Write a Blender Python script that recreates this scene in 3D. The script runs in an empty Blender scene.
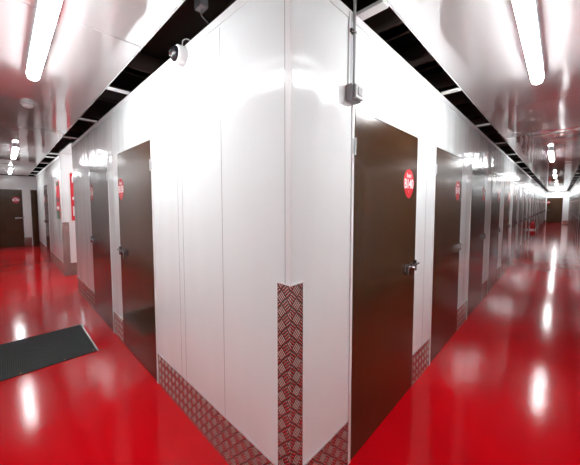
import bpy, bmesh, math, random
from mathutils import Vector, Matrix
random.seed(4)
S = bpy.context.scene
COL = S.collection
PI = math.pi

# ---------------------------------------------------------------- dimensions
H = 2.47            # height of the partition walls
CZ = 2.50           # suspended ceiling
GAP = 0.16          # open slot between partition and ceiling panels
WR = -1.30          # face of the wall opposite, right corridor (y)
WL = -1.30          # face of the wall opposite, left corridor (x)
LR = 29.6           # end of right corridor (x)
LL = 12.9          # end of left corridor (y)
DW, DH = 0.93, 2.0  # door
T = 0.05

# ---------------------------------------------------------------- materials
def nt(name):
    m = bpy.data.materials.new(name); m.use_nodes = True
    return m, m.node_tree.nodes, m.node_tree.links, m.node_tree.nodes['Principled BSDF']

def mat(name, col, rough=.4, metal=0, ior=1.5, emit=None, es=0):
    m, n, l, p = nt(name)
    p.inputs['Base Color'].default_value = (*col, 1)
    p.inputs['Roughness'].default_value = rough
    p.inputs['Metallic'].default_value = metal
    p.inputs['IOR'].default_value = ior
    if emit:
        p.inputs['Emission Color'].default_value = (*emit, 1)
        p.inputs['Emission Strength'].default_value = es
    return m

def add_bump(m, scale, dist, noise=1.0, detail=2, extra=None):
    n, l = m.node_tree.nodes, m.node_tree.links
    p = n['Principled BSDF']
    g = n.new('ShaderNodeNewGeometry')
    mp = n.new('ShaderNodeMapping'); mp.inputs['Scale'].default_value = scale
    l.new(g.outputs['Position'], mp.inputs['Vector'])
    t = n.new('ShaderNodeTexNoise'); t.inputs['Scale'].default_value = noise; t.inputs['Detail'].default_value = detail
    l.new(mp.outputs[0], t.inputs['Vector'])
    b = n.new('ShaderNodeBump'); b.inputs['Distance'].default_value = dist; b.inputs['Strength'].default_value = 1
    l.new(t.outputs['Fac'], b.inputs['Height'])
    if extra:
        mp2 = n.new('ShaderNodeMapping'); mp2.inputs['Scale'].default_value = extra[0]
        l.new(g.outputs['Position'], mp2.inputs['Vector'])
        t2 = n.new('ShaderNodeTexNoise'); t2.inputs['Scale'].default_value = 1; t2.inputs['Detail'].default_value = 3
        l.new(mp2.outputs[0], t2.inputs['Vector'])
        b2 = n.new('ShaderNodeBump'); b2.inputs['Distance'].default_value = extra[1]
        l.new(t2.outputs['Fac'], b2.inputs['Height'])
        l.new(b.outputs[0], b2.inputs['Normal'])
        b = b2
    l.new(b.outputs[0], p.inputs['Normal'])
    return m

def wear(m, c1, c2, scale, lo=.4, hi=.65):
    n, l = m.node_tree.nodes, m.node_tree.links
    p = n['Principled BSDF']
    g = n.new('ShaderNodeNewGeometry')
    t = n.new('ShaderNodeTexNoise'); t.inputs['Scale'].default_value = scale; t.inputs['Detail'].default_value = 5
    l.new(g.outputs['Position'], t.inputs['Vector'])
    r = n.new('ShaderNodeValToRGB')
    r.color_ramp.elements[0].position = lo; r.color_ramp.elements[1].position = hi
    r.color_ramp.elements[0].color = (*c1, 1); r.color_ramp.elements[1].color = (*c2, 1)
    l.new(t.outputs['Fac'], r.inputs[0]); l.new(r.outputs[0], p.inputs['Base Color'])
    return m

M = {}
M['wall'] = add_bump(mat('white_sheet', (.83, .86, .86), .11, .0, 1.55), (3.4, 3.4, .9), .013, 1.0, 1.0, ((8, 8, 3), .002))
M['ceil'] = add_bump(mat('ceiling_sheet', (.78, .77, .775), .07, .55, 1.7), (1.8, 1.8, 1.8), .008, 1.0, 1.0, ((7, 7, 1), .0008))
M['floor'] = add_bump(wear(mat('red_epoxy', (.7, .003, .01), .10, 0, 1.5), (.70, .0015, .008), (.62, .0015, .007), 1.4),
                      (60, 60, 60), .0005, 1.0, 2, ((2.2, 2.2, 2.2), .002))
M['door'] = add_bump(wear(mat('brown_laminate', (.06, .03, .015), .17, 0, 1.45), (.060, .026, .009), (.050, .021, .007), 3.0),
                     (2, 2, .8), .004, 1.0, 1, ((160, 160, 160), .00035))
M['wall'].node_tree.nodes['Principled BSDF'].inputs['Specular IOR Level'].default_value = .28
M['floor'].node_tree.nodes['Principled BSDF'].inputs['Specular IOR Level'].default_value = .38
M['trim'] = mat('white_profile', (.80, .80, .80), .35)
M['alu'] = mat('brushed_aluminium', (.62, .62, .63), .32, .9)
M['seam'] = mat('seam_grey', (.22, .21, .21), .6)  # dark grey of the panel joints and profile grooves
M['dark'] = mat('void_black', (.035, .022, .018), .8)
M['duct'] = mat('dark_steel', (.14, .10, .085), .5, .3)
M['chrome'] = mat('dark_chrome', (.45, .43, .44), .22, 1)
M['lockdark'] = mat('lock_black', (.03, .02, .02), .3)
M['red'] = mat('badge_red', (.60, .010, .022), .35)
M['white'] = mat('print_white', (.9, .9, .9), .5)
M['grey'] = mat('grey_plastic', (.24, .24, .25), .45)
M['lgrey'] = mat('light_grey_plastic', (.66, .66, .67), .4)
M['conduit'] = mat('conduit_grey', (.42, .42, .42), .4)
M['glow'] = mat('lamp_diffuser', (.9, .9, .9), .4, emit=(.975, .99, 1.0), es=24)
M['glow_dim'] = mat('lamp_diffuser_dimmer', (.9, .9, .9), .4, emit=(.975, .99, 1.0), es=18)
M['green'] = mat('poster_green', (.02, .12, .06), .5)
M['lens'] = mat('camera_glass', (.02, .02, .025), .05)
M['brass'] = mat('brass_stud', (.45, .36, .2), .4, .8)
M['extred'] = mat('extinguisher_red', (.42, .006, .01), .3)
M['rubber'] = mat('mat_edge', (.045, .05, .05), .6)

def mat_mat():
    m, n, l, p = nt('ribbed_mat'); p.inputs['Roughness'].default_value = .85
    g = n.new('ShaderNodeNewGeometry')
    w = n.new('ShaderNodeTexWave'); w.bands_direction = 'X'; w.inputs['Scale'].default_value = 22; w.inputs['Distortion'].default_value = .15
    l.new(g.outputs['Position'], w.inputs['Vector'])
    t = n.new('ShaderNodeTexNoise'); t.inputs['Scale'].default_value = 60; l.new(g.outputs['Position'], t.inputs['Vector'])
    mx = n.new('ShaderNodeMath'); mx.operation = 'MULTIPLY'
    l.new(w.outputs['Fac'], mx.inputs[0]); l.new(t.outputs['Fac'], mx.inputs[1])
    r = n.new('ShaderNodeValToRGB'); r.color_ramp.elements[0].color = (.035, .042, .042, 1); r.color_ramp.elements[1].color = (.095, .105, .104, 1)
    l.new(mx.outputs[0], r.inputs[0]); l.new(r.outputs[0], p.inputs['Base Color'])
    b = n.new('ShaderNodeBump'); b.inputs['Distance'].default_value = .002; l.new(w.outputs['Fac'], b.inputs['Height'])
    l.new(b.outputs[0], p.inputs['Normal'])
    return m
M['mat'] = mat_mat()

def tread_plate():
    m, n, l, p = nt('tread_plate')
    p.inputs['Metallic'].default_value = 1; p.inputs['Roughness'].default_value = .27
    def mth(op, a, b=None, c=None):
        x = n.new('ShaderNodeMath'); x.operation = op
        for i, v in enumerate((a, b, c)):
            if v is None: continue
            if isinstance(v, (int, float)): x.inputs[i].default_value = v
            else: l.new(v, x.inputs[i])
        return x.outputs[0]
    g = n.new('ShaderNodeNewGeometry'); s = n.new('ShaderNodeSeparateXYZ'); l.new(g.outputs['Position'], s.inputs[0])
    u = mth('ADD', mth('SUBTRACT', s.outputs[0], s.outputs[1]), 40.0); v = mth('ADD', s.outputs[2], 40.0)
    k = 1 / (math.sqrt(2) * .046)
    a = mth('MULTIPLY', mth('ADD', u, v), k); b = mth('ADD', mth('MULTIPLY', mth('SUBTRACT', u, v), k), 900.0)
    fa, fb = mth('FRACT', a), mth('FRACT', b)
    ck = mth('MODULO', mth('ADD', mth('FLOOR', a), mth('FLOOR', b)), 2.0)
    def bars(x, y):      # four bars across x, rounded ends along y
        q = mth('ABSOLUTE', mth('SINE', mth('MULTIPLY', x, PI * 4)))
        e = mth('SUBTRACT', 1.0, mth('MULTIPLY', mth('ABSOLUTE', mth('SUBTRACT', y, .5)), 2.0))
        ew = n.new('ShaderNodeMapRange'); ew.interpolation_type = 'SMOOTHSTEP'
        ew.inputs['From Min'].default_value = .08; ew.inputs['From Max'].default_value = .3
        l.new(e, ew.inputs['Value'])
        return mth('MULTIPLY', q, ew.outputs[0])
    h1, h2 = bars(fa, fb), bars(fb, fa)
    h = mth('ADD', mth('MULTIPLY', h1, ck), mth('MULTIPLY', h2, mth('SUBTRACT', 1.0, ck)))
    bp = n.new('ShaderNodeBump'); bp.inputs['Distance'].default_value = .007; l.new(h, bp.inputs['Height'])
    l.new(bp.outputs[0], p.inputs['Normal'])
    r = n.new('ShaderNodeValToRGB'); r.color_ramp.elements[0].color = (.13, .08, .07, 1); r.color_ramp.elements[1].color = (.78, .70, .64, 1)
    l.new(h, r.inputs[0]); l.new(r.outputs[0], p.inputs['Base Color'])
    return m
M['tread'] = tread_plate()

# ---------------------------------------------------------------- helpers
def bx(bm, x0, x1, y0, y1, z0, z1):
    vs = [bm.verts.new((x, y, z)) for x in (x0, x1) for y in (y0, y1) for z in (z0, z1)]
    for f in ((0, 1, 3, 2), (4, 6, 7, 5), (0, 4, 5, 1), (2, 3, 7, 6), (0, 2, 6, 4), (1, 5, 7, 3)):
        bm.faces.new([vs[i] for i in f])

def cyl(bm, p0, p1, r0, r1=None, n=16, cap=True):
    r1 = r0 if r1 is None else r1
    p0, p1 = Vector(p0), Vector(p1)
    q = (p1 - p0).to_track_quat('Z', 'Y')
    rings = []
    for p, r in ((p0, r0), (p1, r1)):
        rings.append([bm.verts.new(p + q @ Vector((r * math.cos(2 * PI * i / n), r * math.sin(2 * PI * i / n), 0))) for i in range(n)])
    for i in range(n):
        bm.faces.new((rings[0][i], rings[0][(i + 1) % n], rings[1][(i + 1) % n], rings[1][i]))
    if cap:
        bm.faces.new(rings[0][::-1]); bm.faces.new(rings[1])

def lathe(bm, prof, origin=(0, 0, 0), axis='Z', n=24):
    o = Vector(origin); rings = []
    for r, h in prof:
        ring = []
        for i in range(n):
            c, s = math.cos(2 * PI * i / n) * r, math.sin(2 * PI * i / n) * r
            v = {'Z': (c, s, h), 'Y': (c, h, s), 'X': (h, c, s)}[axis]
            ring.append(bm.verts.new(o + Vector(v)))
        rings.append(ring)
    for a, b in zip(rings, rings[1:]):
        for i in range(n):
            bm.faces.new((a[i], a[(i + 1) % n], b[(i + 1) % n], b[i]))
    bm.faces.new(rings[0]); bm.faces.new(rings[-1])

def prism(bm, pts, y0, y1):         # outline in x/z extruded along y
    a = [bm.verts.new((x, y0, z)) for x, z in pts]; b = [bm.verts.new((x, y1, z)) for x, z in pts]
    bm.faces.new(a); bm.faces.new(b[::-1])
    for i in range(len(pts)):
        j = (i + 1) % len(pts); bm.faces.new((a[i], b[i], b[j], a[j]))

def obj(name, bm, m, parent=None, bevel=0, smooth=False):
    bmesh.ops.recalc_face_normals(bm, faces=bm.faces[:])
    me = bpy.data.meshes.new(name); bm.to_mesh(me); bm.free()
    me.materials.append(m)
    o = bpy.data.objects.new(name, me); COL.objects.link(o)
    if parent: o.parent = parent
    if smooth:
        for p in me.polygons: p.use_smooth = True
    if bevel:
        b = o.modifiers.new('bevel', 'BEVEL'); b.width = bevel; b.segments = 2; b.limit_method = 'ANGLE'
    return o

def B(name, boxes, m, parent=None, bevel=0):
    bm = bmesh.new()
    for b in boxes: bx(bm, *b)
    return obj(name, bm, m, parent, bevel)

def empty(name, loc=(0, 0, 0), rz=0):
    o = bpy.data.objects.new(name, None); COL.objects.link(o); o.empty_display_size = .1
    o.location = loc; o.rotation_euler.z = rz
    return o

def tag(o, label, cat, group=None, kind=None):
    o['label'] = label; o['category'] = cat
    if group: o['group'] = group
    if kind: o['kind'] = kind
    return o

def copy_tree(o, parent=None):
    c = o.copy(); COL.objects.link(c)
    if parent: c.parent = parent
    for ch in list(o.children): copy_tree(ch, c)
    return c

def text_mesh(s, size):
    cu = bpy.data.curves.new('lettering', 'FONT'); cu.body = s; cu.size = size
    cu.align_x = 'CENTER'; cu.align_y = 'CENTER'; cu.extrude = .0004; cu.offset = size * .018; cu.space_character = .95
    t = bpy.data.objects.new('lettering_source', cu); COL.objects.link(t)
    bpy.context.view_layer.update()
    me = bpy.data.meshes.new_from_object(t.evaluated_get(bpy.context.evaluated_depsgraph_get()))
    bpy.data.objects.remove(t); bpy.data.curves.remove(cu)
    me.materials.clear(); me.materials.append(M['white'])
    return me

# ---------------------------------------------------------------- walls
def wall_frame(axis, pos, out):
    """maps (along, depth outwards, z) boxes to the world: axis 'x' = wall runs along x at y=pos"""
    def w(a0, a1, d0, d1, z0, z1):
        p0, p1 = pos + out * d0, pos + out * d1
        p0, p1 = min(p0, p1), max(p0, p1)
        return (a0, a1, p0, p1, z0, z1) if axis == 'x' else (p0, p1, a0, a1, z0, z1)
    return w

def build_wall(name, label, axis, pos, out, a0, a1, doors, seams=(), kick=.262, rail=True, inset=0):
    w = wall_frame(axis, pos, out)
    root = empty(name)
    tag(root, label, 'wall', kind='structure')
    boxes, edges = [], [a0 + inset]
    for d in doors:
        boxes.append(w(edges[-1], d, -T, 0, 0, H)); boxes.append(w(d, d + DW, -T, 0, DH + .006, H)); edges.append(d + DW)
    boxes.append(w(edges[-1], a1 - inset, -T, 0, 0, H))
    B('wall_panel', boxes, M['wall'], root)
    if rail:
        B('top_rail', [w(a0, a1, 0, .004, H - .032, H), w(a0 + inset * 1.3, a1 - inset * 1.3, -T - .01, .004, H, H + .012)], M['trim'], root)
    # folded tread-plate kick strips between the doors
    segs = []; e = a0
    for d in doors: segs.append((e, d)); e = d + DW
    segs.append((e, a1))
    for s0, s1 in segs:
        if s1 - s0 < .03: continue
        k = B('kick_plate', [w(s0 + .002, s1 - .002, 0, .003, 0, kick)], M['tread'], root)
        B('plate_edge', [w(s0 + .002, s1 - .002, 0, .0045, kick, kick + .004)], M['alu'], k)
    for s, z0, z1 in seams:
        B('panel_joint', [w(s - .0014, s + .0014, 0, .0006, z0, z1)], M['seam'], root)
    return root

# door template in local axes: x across, -y outwards, z up
def badge(parent, x, number, r=.097, z=1.65):
    pts = []
    for i in range(40):
        a = 2 * PI * i / 40
        px, pz = r * math.sin(a), r * math.cos(a)
        if pz < 0: pz *= 1.22; px *= (1 - .16 * (-pz / r) ** 2)
        pts.append((px, pz))
    bm = bmesh.new(); prism(bm, pts, -.0022, -.0002)
    b = obj('badge', bm, M['red'], parent); b.location = (x, -.002, z)
    b['label'] = 'red drop-shaped number badge'
    for s, size, dz in (('box', .046, .050), (number, .096, -.014), ('i', .022, -.068)):
        t = bpy.data.objects.new('lettering', text_mesh(s, size)); COL.objects.link(t)
        t.parent = b; t.location = (0, -.0026, dz); t.rotation_euler = (PI / 2, 0, 0); t.scale.x = .88 if s == number else 1.2
    return b

def make_door(hinge_left, number, h=DH):
    root = empty('door_template')
    sx = (lambda x: x) if hinge_left else (lambda x: DW - x)
    def bxs(x0, x1, *r):
        p, q = sx(x0), sx(x1); return (min(p, q), max(p, q), *r)
    B('door_leaf', [bxs(.007, DW - .005, -.004, .036, .006, h)], M['door'], root, .0015)
    B('door_frame', [bxs(-.022, 0, -.005, .045, 0, h + .012), bxs(0, .002, -.004, .045, 0, h + .006)], M['trim'], root)
    B('door_gap_shade', [bxs(.002, .007, .006, .04, 0, h + .003), (0, DW, .006, .04, h, h + .0055)], M['dark'], root)  # black strips standing in for the shade in the gap round the leaf
    for z in (1.80,):
        bm = bmesh.new(); cyl(bm, (sx(.003), -.009, z - .045), (sx(.003), -.009, z + .045), .0055, n=12)
        bx(bm, *bxs(-.018, .003, -.008, -.004, z - .04, z + .04))
        obj('hinge', bm, M['alu'], root)
    badge(root, sx(.765 if hinge_left else .83), number)
    # sliding bolt with lock cylinder
    xs = DW - .205
    bm = bmesh.new()
    bx(bm, *bxs(xs, DW - .06, -.010, -.004, .985, 1.035))
    bx(bm, *bxs(xs + .01, DW + .035, -.026, -.014, 1.012, 1.026))
    for q in (xs + .015, xs + .075, DW - .085):
        bx(bm, *bxs(q, q + .02, -.032, -.004, 1.004, 1.034))
    bx(bm, *bxs(xs, xs + .012, -.030, -.010, .965, 1.022))
    hs = obj('slide_bolt', bm, M['chrome'], root, .0015)
    bm = bmesh.new(); cyl(bm, (sx(DW - .10), -.040, .998), (sx(DW - .10), -.004, .998), .017, n=20)
    cyl(bm, (sx(DW - .10), -.042, .998), (sx(DW - .10), -.040, .998), .010, n=16)
    obj('lock_cylinder', bm, M['chrome'], hs)
    B('strike_plate', [bxs(DW - .020, DW - .008, -.020, -.004, .965, 1.050), bxs(DW + .002, DW + .020, -.004, 0, .985, 1.045)], M['chrome'], root, .0015)
    return root

door_n = [0]
def place_door(tpl, loc, rz, label, group=None):
    door_n[0] += 1
    o = copy_tree(tpl); o.name = 'door_%d' % door_n[0]
    o.location = loc; o.rotation_euler.z = rz
    tag(o, label, 'door', group, 'structure')
    return o

ORD = ['first', 'second', 'third', 'fourth', 'fifth', 'sixth', 'seventh', 'eighth', 'ninth', 'tenth', 'eleventh', 'twelfth',
       'thirteenth', 'fourteenth', 'fifteenth', 'sixteenth', 'seventeenth', 'eighteenth', 'nineteenth', 'twentieth', 'twenty-first', 'twenty-second']

right_doors = [.49, 1.86] + [3.28 + 1.42 * i for i in range(18)]
left_doors = [1.55, 2.87]
left_far_doors = [8.88]
opp_doors = [4.70 + 1.42 * i for i in range(17)]

# near block, both faces
build_wall('wall_right', 'long white sheet-metal partition on the right of the near corner, lined with brown doors', 'x', 0, -1, 0, LR, right_doors,
           [(x, 0.262, H - .045) for x in (1.64, 3.05, 4.45, 5.87)])
build_wall('wall_left', 'white sheet-metal partition on the left of the near corner, with two brown doors', 'y', 0, -1, 0, 5.08, left_doors,
           [(.525, .26, H - .045), (1.01, .26, 1.80), (1.08, .26, 1.78), (2.67, .26, H - .045), (3.95, .26, H - .045)], inset=T)
# return of the near block into the cross passage, and the next block
build_wall('wall_passage_near', 'white partition closing the cross passage behind the near block', 'x', 5.08, 1, 0, 3.2, [])
build_wall('wall_passage_far', 'white partition face looking down at the cross passage beside the red notices', 'x', 6.50, -1, 0, 3.2, [])
build_wall('wall_far_left', 'glossy white partition of the second block in the left corridor', 'y', 0, -1, 6.50, 12.1, left_far_doors,
           [(7.6, 0.262, H), (10.3, 0.262, H), (11.3, 0.262, H)], inset=T)
build_wall('wall_opposite_left', 'white partition along the outer side of the left corridor', 'y', WL, 1, WR, LL, [])
build_wall('wall_opposite_right', 'white partition at the right edge, facing the long row of doors', 'x', WR, 1, WL, LR, opp_doors)
build_wall('wall_end_right', 'white wall closing the far end of the right corridor', 'y', LR, -1, WR, 0, [-.97], kick=.22)
build_wall('wall_end_left', 'pale grey wall closing the far end of the left corridor', 'x', LL, -1, WL, 3.2, [-1.27, -.125], kick=.30)
build_wall('wall_passage_end', 'white partition closing the cross passage on its far side', 'y', 3.2, -1, 5.08, 6.50, [])
build_wall('wall_end_passage', 'white partition at the far end of the last cross passage', 'x', 12.1, 1, 0, 3.2, [])
build_wall('wall_end_side', 'white partition closing the last cross passage', 'y', 3.2, -1, 12.1, LL, [])

# corner trims and guards
def corner(cx, cy, sy, ht, wd, nm, lab):
    """corner of a block; faces look to -x and to sy*y"""
    r = empty(nm, (0, 0, 0)); tag(r, lab, 'trim', kind='structure')
    y1 = cy - sy * wd
    B('corner_profile', [(cx - .004, cx + .011, cy - .004, cy, ht, H), (cx - .004, cx, cy, cy + .026, ht, H)], M['trim'], r)
    B('profile_groove', [(cx + .011, cx + .013, cy - .0015, cy, ht, H), (cx - .002, cx, cy + .026, cy + .031, ht, H)], M['seam'], r)
    g = B('corner_guard', [(cx - .006, cx + wd, min(cy, cy + sy * .006), max(cy, cy + sy * .006), 0, ht),
                           (cx - .006, cx, min(cy, y1), max(cy, y1), 0, ht)], M['tread'], r, .0015)
    B('guard_edge', [(cx - .007, cx + wd, min(cy, cy + sy * .007), max(cy, cy + sy * .007), ht, ht + .005),
                     (cx - .007, cx, min(cy, y1), max(cy, y1), ht, ht + .005)], M['trim'], g)
corner(0, 0, -1, 1.14, .076, 'trim_1', 'diamond tread-plate guard and white profile on the sharp near corner')
corner(0, 6.50, -1, 1.12, .10, 'trim_2', 'tread-plate guard on the corner of the second block, beside the red notices')

# doors
HL = make_door(True, 'B140'); HR = make_door(False, 'B138')
tpl2 = make_door(True, 'B142')
RL = ['tall brown door nearest the corner on the right, with the readable red badge under the grey switch box',
      'second brown door from the near corner on the right-hand wall',
      'third brown door from the near corner on the right-hand wall']
for i, x in enumerate(right_doors):
    lab = RL[i] if i < 3 else '%s brown storage door from the near corner, right-hand wall of the long corridor' % ORD[i]
    place_door(HL if i == 0 else tpl2, (x, 0, 0), 0, lab, 'brown doors along the right-hand wall')
for i, y in enumerate(left_doors):
    place_door(HR, (0, y + DW, 0), -PI / 2, ['brown door nearest the corner on the left-hand wall', 'second brown door on the left-hand wall, just before the cross passage'][i], 'brown doors on the left-hand wall')
for i, y in enumerate(left_far_doors):
    place_door(HR, (0, y + DW, 0), -PI / 2, ['narrow-looking dark door in the second block, just past its tread-plate corner', 'farther door of the second block in the left corridor'][i], 'brown doors of the second block')
for i, x in enumerate(opp_doors):
    place_door(tpl2, (x + DW, WR, 0), PI, '%s door along the wall at the right edge, facing the long row' % ORD[i], 'brown doors on the facing wall')
place_door(HR, (LR, -.97 + DW, 0), -PI / 2, 'single dark brown door closing the far end of the right corridor')
place_door(HL, (-1.27, LL, 0), 0, 'dark door with a red badge at the far end of the left corridor')
place_door(tpl2, (-.125, LL, 0), 0, 'dark door edge right of the badged door at the end of the left corridor')
def rm(o):
    for c in list(o.children): rm(c)
    bpy.data.objects.remove(o)
for o in (HL, HR, tpl2): rm(o)

# ---------------------------------------------------------------- floor
f = B('floor', [(WL - .1, LR + .1, WR - .1, LL + .1, -.1, 0)], M['floor'])
tag(f, 'glossy bright red epoxy floor', 'floor', kind='structure')

# ---------------------------------------------------------------- ceiling
cl = empty('ceiling'); tag(cl, 'glossy white metal ceiling panels over the corridors', 'ceiling', kind='structure')
def cpanel(x0, x1, y0, y1):
    g = .004
    B('ceiling_panel', [(x0 + g, x1 - g, y0 + g, y1 - g, CZ, CZ + .025)], M['ceil'], cl)
# left corridor runs in y; the right corridor butts against it
cx1 = WL + GAP * .6
for y0, y1 in [(WR + .1, -GAP), (-GAP, 1.17), (1.17, 4.17), (4.17, 7.17), (7.17, 10.17), (10.17, LL)]:
    cpanel(cx1, -.17, y0, y1)
xs = [-.17] + [2.87 + 3 * i for i in range(9)] + [LR]
for x0, x1 in zip(xs, xs[1:]):
    cpanel(x0, x1, WR + GAP, -.15)
B('ceiling_edge', [(.0, LR, -.152, -.149, CZ - .004, CZ + .03)], M['trim'], cl)
B('ceiling_edge', [(-.171, -.168, .0, LL, CZ - .004, CZ + .03)], M['trim'], cl)
# bars spanning the open slot
def cbar(b): B('cross_bar', [b], M['trim'], cl)
cbar((.50, .56, -.15, .0, H + .013, H + .03))
for i in range(22):
    x = 1.95 + i * 1.45
    if x < LR: cbar((x, x + .045, -.15, .0, H + .013, H + .03)); cbar((x, x + .045, WR, WR + GAP, H + .013, H + .03))
for i in range(9):
    y = 2.02 + i * 1.25
    if not 5.08 < y < 6.50: cbar((-.17, 0, y, y + .04, H + .013, H + .03))
cbar((-.17, 0, .02, .06, H + .013, H + .03))
B('wall_cap', [(-.17, 3.2, 6.47, 6.51, H + .013, H + .03)], M['trim'], cl)
# the passages have panels of their own
for r in ((-.02, 3.2, 5.1, 6.46), (-.02, 3.2, 12.12, LL)): cpanel(*r)

# roof slab and services above the suspended ceiling
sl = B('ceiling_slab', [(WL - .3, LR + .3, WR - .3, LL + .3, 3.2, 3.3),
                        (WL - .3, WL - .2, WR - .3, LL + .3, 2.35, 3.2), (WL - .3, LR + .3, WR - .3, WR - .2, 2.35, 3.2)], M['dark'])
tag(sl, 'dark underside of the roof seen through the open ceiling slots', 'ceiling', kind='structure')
def joist(n, b, m='duct'):
    o = B('roof_joist', [b, (b[0] - .02 if b[1] - b[0] < .5 else b[0], b[1] + .02 if b[1] - b[0] < .5 else b[1],
                              b[2] - .02 if b[3] - b[2] < .5 else b[2], b[3] + .02 if b[3] - b[2] < .5 else b[3], b[4], b[4] + .01)], M[m])
    tag(o, n, 'joist', 'dark roof joists above the ceiling slots', 'structure')
for i in range(14):
    x = .95 + i * .62
    joist('dark steel roof joist crossing above the right-hand slot', (x, x + .10, -.7, 1.6, 2.62, 2.78))
for i in range(9):
    y = 1.9 + i * .95
    joist('dark steel roof joist crossing above the left-hand slot', (-.9, .8, y, y + .10, 2.66, 2.82))
dd = B('air_duct', [(-.30, .55, .80, 2.2, 2.86, 3.08)], M['duct'], bevel=.01)
tag(dd, 'dark brown ventilation duct above the left-hand slot', 'duct')

# ---------------------------------------------------------------- lamps
def make_lamp(glow='glow'):
    r = empty('ceiling_lamp')
    L, W = 1.50, .034
    def stad(w, x0, x1, z, bm, n=10):
        pts = []
        for i in range(n + 1):
            a = -PI / 2 + PI * i / n; pts.append((x1 - w + w * math.cos(a), w * math.sin(a), z))
        for i in range(n + 1):
            a = PI / 2 + PI * i / n; pts.append((x0 + w + w * math.cos(a), w * math.sin(a), z))
        return [bm.verts.new(p) for p in pts]
    def loft(rings, bm):
        for a, b in zip(rings, rings[1:]):
            for i in range(len(a)):
                j = (i + 1) % len(a); bm.faces.new((a[i], a[j], b[j], b[i]))
        bm.faces.new(rings[0]); bm.faces.new(rings[-1])
    bm = bmesh.new()
    loft([stad(W - .012, .02, L - .02, CZ - .030, bm), stad(W + .006, -.006, L + .006, CZ - .038, bm), stad(W + .006, -.006, L + .006, CZ - .044, bm)], bm)
    obj('lamp_housing', bm, M['lgrey'], r)
    bm = bmesh.new()
    loft([stad(W, .003, L - .003, CZ - .045, bm), stad(W, .003, L - .003, CZ - .062, bm), stad(W - .008, .010, L - .010, CZ - .076, bm), stad(W - .022, .024, L - .024, CZ - .083, bm)], bm)
    obj('diffuser', bm, M[glow], r)
    for q in (.3, L - .3):
        B('hanger', [(q - .012, q + .012, -.012, .012, CZ - .031, CZ)], M['lgrey'], r)
    return r
L0 = make_lamp(); L1 = make_lamp('glow_dim')
LP = [(.60 + 5.5 * i, -.652) for i in range(6)]
YP = [.60, 5.9, 9.9]
for i, (x, y) in enumerate(LP):
    o = copy_tree(L1 if i else L0); o.location = (x, y, 0)
    tag(o, ['long glowing tube lamp at top right, nearest in the right corridor', 'second glowing tube lamp along the right corridor ceiling', 'third glowing tube lamp along the right corridor ceiling',
            'fourth glowing tube lamp along the right corridor ceiling', 'fifth small glowing lamp deep in the right corridor', 'last tiny glowing lamp before the end door of the right corridor'][i], 'lamp', 'tube lamps under the ceiling')
for i, y in enumerate(YP):
    o = copy_tree(L1 if i else L0); o.location = (-.638, y, 0); o.rotation_euler.z = PI / 2
    tag(o, ['long glowing tube lamp at top left, nearest in the left corridor', 'second glowing tube lamp along the left corridor ceiling', 'farthest glowing lamp by the end wall of the left corridor'][i], 'lamp', 'tube lamps under the ceiling')
o = copy_tree(L1); o.location = (.35, 5.79, 0)
tag(o, 'tube lamp inside the cross passage, lighting its red notice', 'lamp', 'tube lamps under the ceiling')
rm(L0); rm(L1)

# ---------------------------------------------------------------- smoke detector
sd = empty('smoke_detector', (-.62, 3.07, CZ))
tag(sd, 'round white smoke detector on the left corridor ceiling past the near lamp', 'smoke detector')
bm = bmesh.new(); lathe(bm, [(.055, 0), (.055, -.012), (.050, -.016)]); obj('base', bm, M['lgrey'], sd, smooth=False)
bm = bmesh.new(); lathe(bm, [(.040, -.016), (.045, -.020), (.045, -.030), (.032, -.042), (.012, -.045)]); obj('sensor_head', bm, M['trim'], sd)

# ---------------------------------------------------------------- dome camera on the left partition
cam_r = empty('security_camera', (0, .95, 2.425))
tag(cam_r, 'white dome security camera at the top edge of the left partition', 'camera')
bm = bmesh.new(); lathe(bm, [(.060, .0), (.060, -.012), (.057, -.045), (.050, -.052)], axis='X', n=32); obj('housing', bm, M['white'], cam_r, .002)
bm = bmesh.new()
lathe(bm, [(.046, -.050), (.045, -.056), (.038, -.066), (.028, -.074), (.014, -.079), (.004, -.080)], axis='X', n=32); obj('dome', bm, M['lens'], cam_r, smooth=True)
bm = bmesh.new(); cyl(bm, (-.072, .010, .0), (-.084, .014, .0), .018, n=20); obj('lens_ring', bm, M['chrome'], cam_r)
def wire(name, pts, rad, m, parent=None):
    P = [Vector(p) for p in pts]; path = []
    for k in range(len(P) - 1):
        a, b, c, d = P[max(k - 1, 0)], P[k], P[k + 1], P[min(k + 2, len(P) - 1)]
        for q in range(6):
            t = q / 6
            path.append(.5 * (2 * b + (c - a) * t + (2 * a - 5 * b + 4 * c - d) * t * t + (3 * b - a - 3 * c + d) * t ** 3))
    path.append(P[-1])
    bm = bmesh.new(); rings = []
    for k, p in enumerate(path):
        d = (path[min(k + 1, len(path) - 1)] - path[max(k - 1, 0)]).normalized()
        q = d.to_track_quat('Z', 'Y')
        rings.append([bm.verts.new(p + q @ Vector((rad * math.cos(PI * i / 4), rad * math.sin(PI * i / 4), 0))) for i in range(8)])
    for a, b in zip(rings, rings[1:]):
        for i in range(8): bm.faces.new((a[i], a[(i + 1) % 8], b[(i + 1) % 8], b[i]))
    bm.faces.new(rings[0]); bm.faces.new(rings[-1])
    return obj(name, bm, m, parent, smooth=True)
wire('cable', [(-.02, -.03, .052), (-.02, -.045, .075), (.0, -.06, .085), (.04, -.07, .07)], .0035, M['lgrey'], cam_r)

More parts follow.
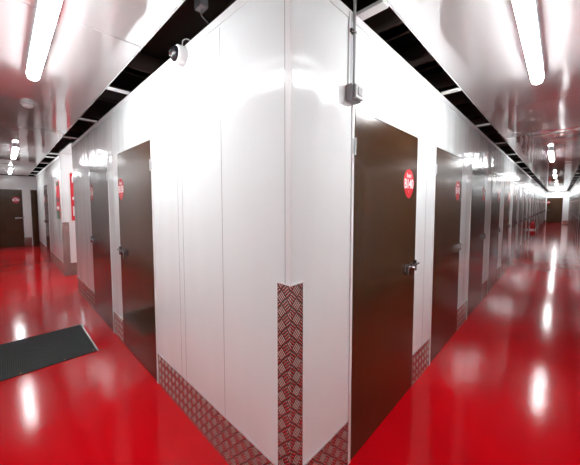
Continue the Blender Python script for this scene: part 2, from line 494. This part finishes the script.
# ---------------------------------------------------------------- junction box in the left slot
jb = empty('junction_box', (-.045, .63, 2.545))
tag(jb, 'grey cable box hanging in the dark slot above the left partition', 'junction box')
B('housing', [(-.024, .024, -.034, .034, 0, .20)], M['grey'], jb, .004)
B('mounting_rod', [(-.006, .006, -.006, .006, .20, .655)], M['grey'], jb)
wire('cable', [(0, 0, .0), (0, .005, -.015), (.01, .01, -.03), (.05, .015, -.045)], .003, M['grey'], jb)

# ---------------------------------------------------------------- switch box with its conduit
sw = empty('switch_box', (.455, 0, 2.07))
tag(sw, 'grey surface switch box with conduit above the nearest right-hand door', 'switch box')
B('housing', [(-.052, .040, -.040, 0, -.052, .030)], M['grey'], sw, .006)
B('cover', [(-.040, .036, -.056, -.040, -.044, .026)], M['conduit'], sw, .005)
B('rocker', [(-.022, .018, -.060, -.056, -.028, .012)], M['grey'], sw, .003)
bm = bmesh.new(); cyl(bm, (.008, -.014, .028), (.008, -.014, .47), .0075, n=16); obj('conduit', bm, M['conduit'], sw)
B('trunking', [(-.030, -.020, -.008, 0, .028, .40)], M['trim'], sw, .001)
B('pipe_clip', [(-.014, .018, -.022, 0, .300, .312), (-.026, -.010, -.020, 0, .297, .315)], M['lockdark'], sw, .002)

# ---------------------------------------------------------------- floor mat
fm = empty('floor_mat', (-.69, 2.953, 0))
tag(fm, 'dark grey ribbed rubber mat lying across the left corridor floor', 'mat')
bm = bmesh.new(); bx(bm, -.445, .455, -.44, .44, 0, .008); obj('mat_surface', bm, M['mat'], fm, .003)
B('edge_strip', [(.455, .470, -.445, .445, 0, .007)], M['alu'], fm, .001)
for px, py in ((.43, -.41), (.20, -.42), (-.1, -.42)):
    bm = bmesh.new(); cyl(bm, (px, py, .006), (px, py, .011), .009, .006, 12); obj('stud', bm, M['brass'], fm)

# ---------------------------------------------------------------- notices by the second block
def notice(nm, lab, axis, pos, a0, z0, w, h, rows, cat='notice'):
    r = empty(nm); tag(r, lab, cat)
    wf = wall_frame(axis, pos, -1)
    B('board', [wf(a0, a0 + w, .0045, .012, z0, z0 + h)], M['red'], r)
    for (fa, fb, ga, gb, m) in rows:
        B('printed_panel', [wf(a0 + w * fa, a0 + w * fb, .012, .0135, z0 + h * ga, z0 + h * gb)], M[m], r)
notice('notice_board', 'tall red notice with pale panels on the cross passage face', 'x', 6.50, .15, 1.15, .45, .98,
       [(.06, .94, .80, .93, 'white'), (.06, .94, .44, .50, 'white'), (.3, .9, .56, .72, 'lgrey'), (.06, .5, .1, .3, 'white')])
notice('evacuation_plan', 'narrow red and dark green notice on the corridor side of the second block', 'y', 0, 6.72, 1.18, .46, .80,
       [(0, 1, 0, .22, 'green'), (.1, .9, .26, .33, 'white'), (.1, .9, .45, .55, 'lockdark'), (.1, .9, .88, .98, 'green')])

# ---------------------------------------------------------------- fire extinguisher far down the right wall
fx = empty('fire_extinguisher', (12.98, -.105, -.14))
tag(fx, 'red fire extinguisher hanging low on the right-hand wall far down the corridor', 'fire extinguisher')
bm = bmesh.new(); lathe(bm, [(.060, .45), (.085, .47), (.085, .88), (.070, .94), (.030, .97), (.025, 1.0)], n=24); obj('cylinder', bm, M['extred'], fx, smooth=True)
bm = bmesh.new(); lathe(bm, [(.026, 1.0), (.026, 1.04), (.015, 1.05)], n=12); bx(bm, -.09, .03, -.012, .012, 1.045, 1.06); bx(bm, -.08, .02, -.01, .01, 1.075, 1.09)
obj('valve_handle', bm, M['lockdark'], fx)
wire('hose', [(.02, -.03, 1.02), (-.10, -.06, .98), (-.12, -.07, .75), (-.10, -.04, .55)], .010, M['lockdark'], fx)
bm = bmesh.new(); lathe(bm, [(.0855, .62), (.0862, .63), (.0862, .70), (.0855, .71)], n=24); obj('label_band', bm, M['white'], fx)
B('wall_bracket', [(-.03, .03, .07, .104, .85, .92)], M['lockdark'], fx)

# ---------------------------------------------------------------- world, camera, colour
w = bpy.data.worlds.new('world'); S.world = w; w.use_nodes = True
w.node_tree.nodes['Background'].inputs[0].default_value = (.0, .0, .0, 1)
cd = bpy.data.cameras.new('camera'); cam = bpy.data.objects.new('camera', cd); COL.objects.link(cam)
cd.sensor_width = 36; cd.lens = 278.2 / 580 * 36; cd.shift_x = -2.3 / 580; cd.shift_y = -11.7 / 580; cd.clip_start = .02; cd.clip_end = 100
th, az = math.radians(3.39), math.radians(43.86)
Fv = Vector((math.cos(az) * math.cos(th), math.sin(az) * math.cos(th), -math.sin(th)))
cam.location = (-.839, -.818, 1.488); cam.rotation_euler = Fv.to_track_quat('-Z', 'Y').to_euler()
S.camera = cam
vs = S.view_settings
vs.view_transform = 'Standard'; vs.look = 'None'; vs.gamma = 1; vs.use_curve_mapping = False
vs.exposure = 1.25
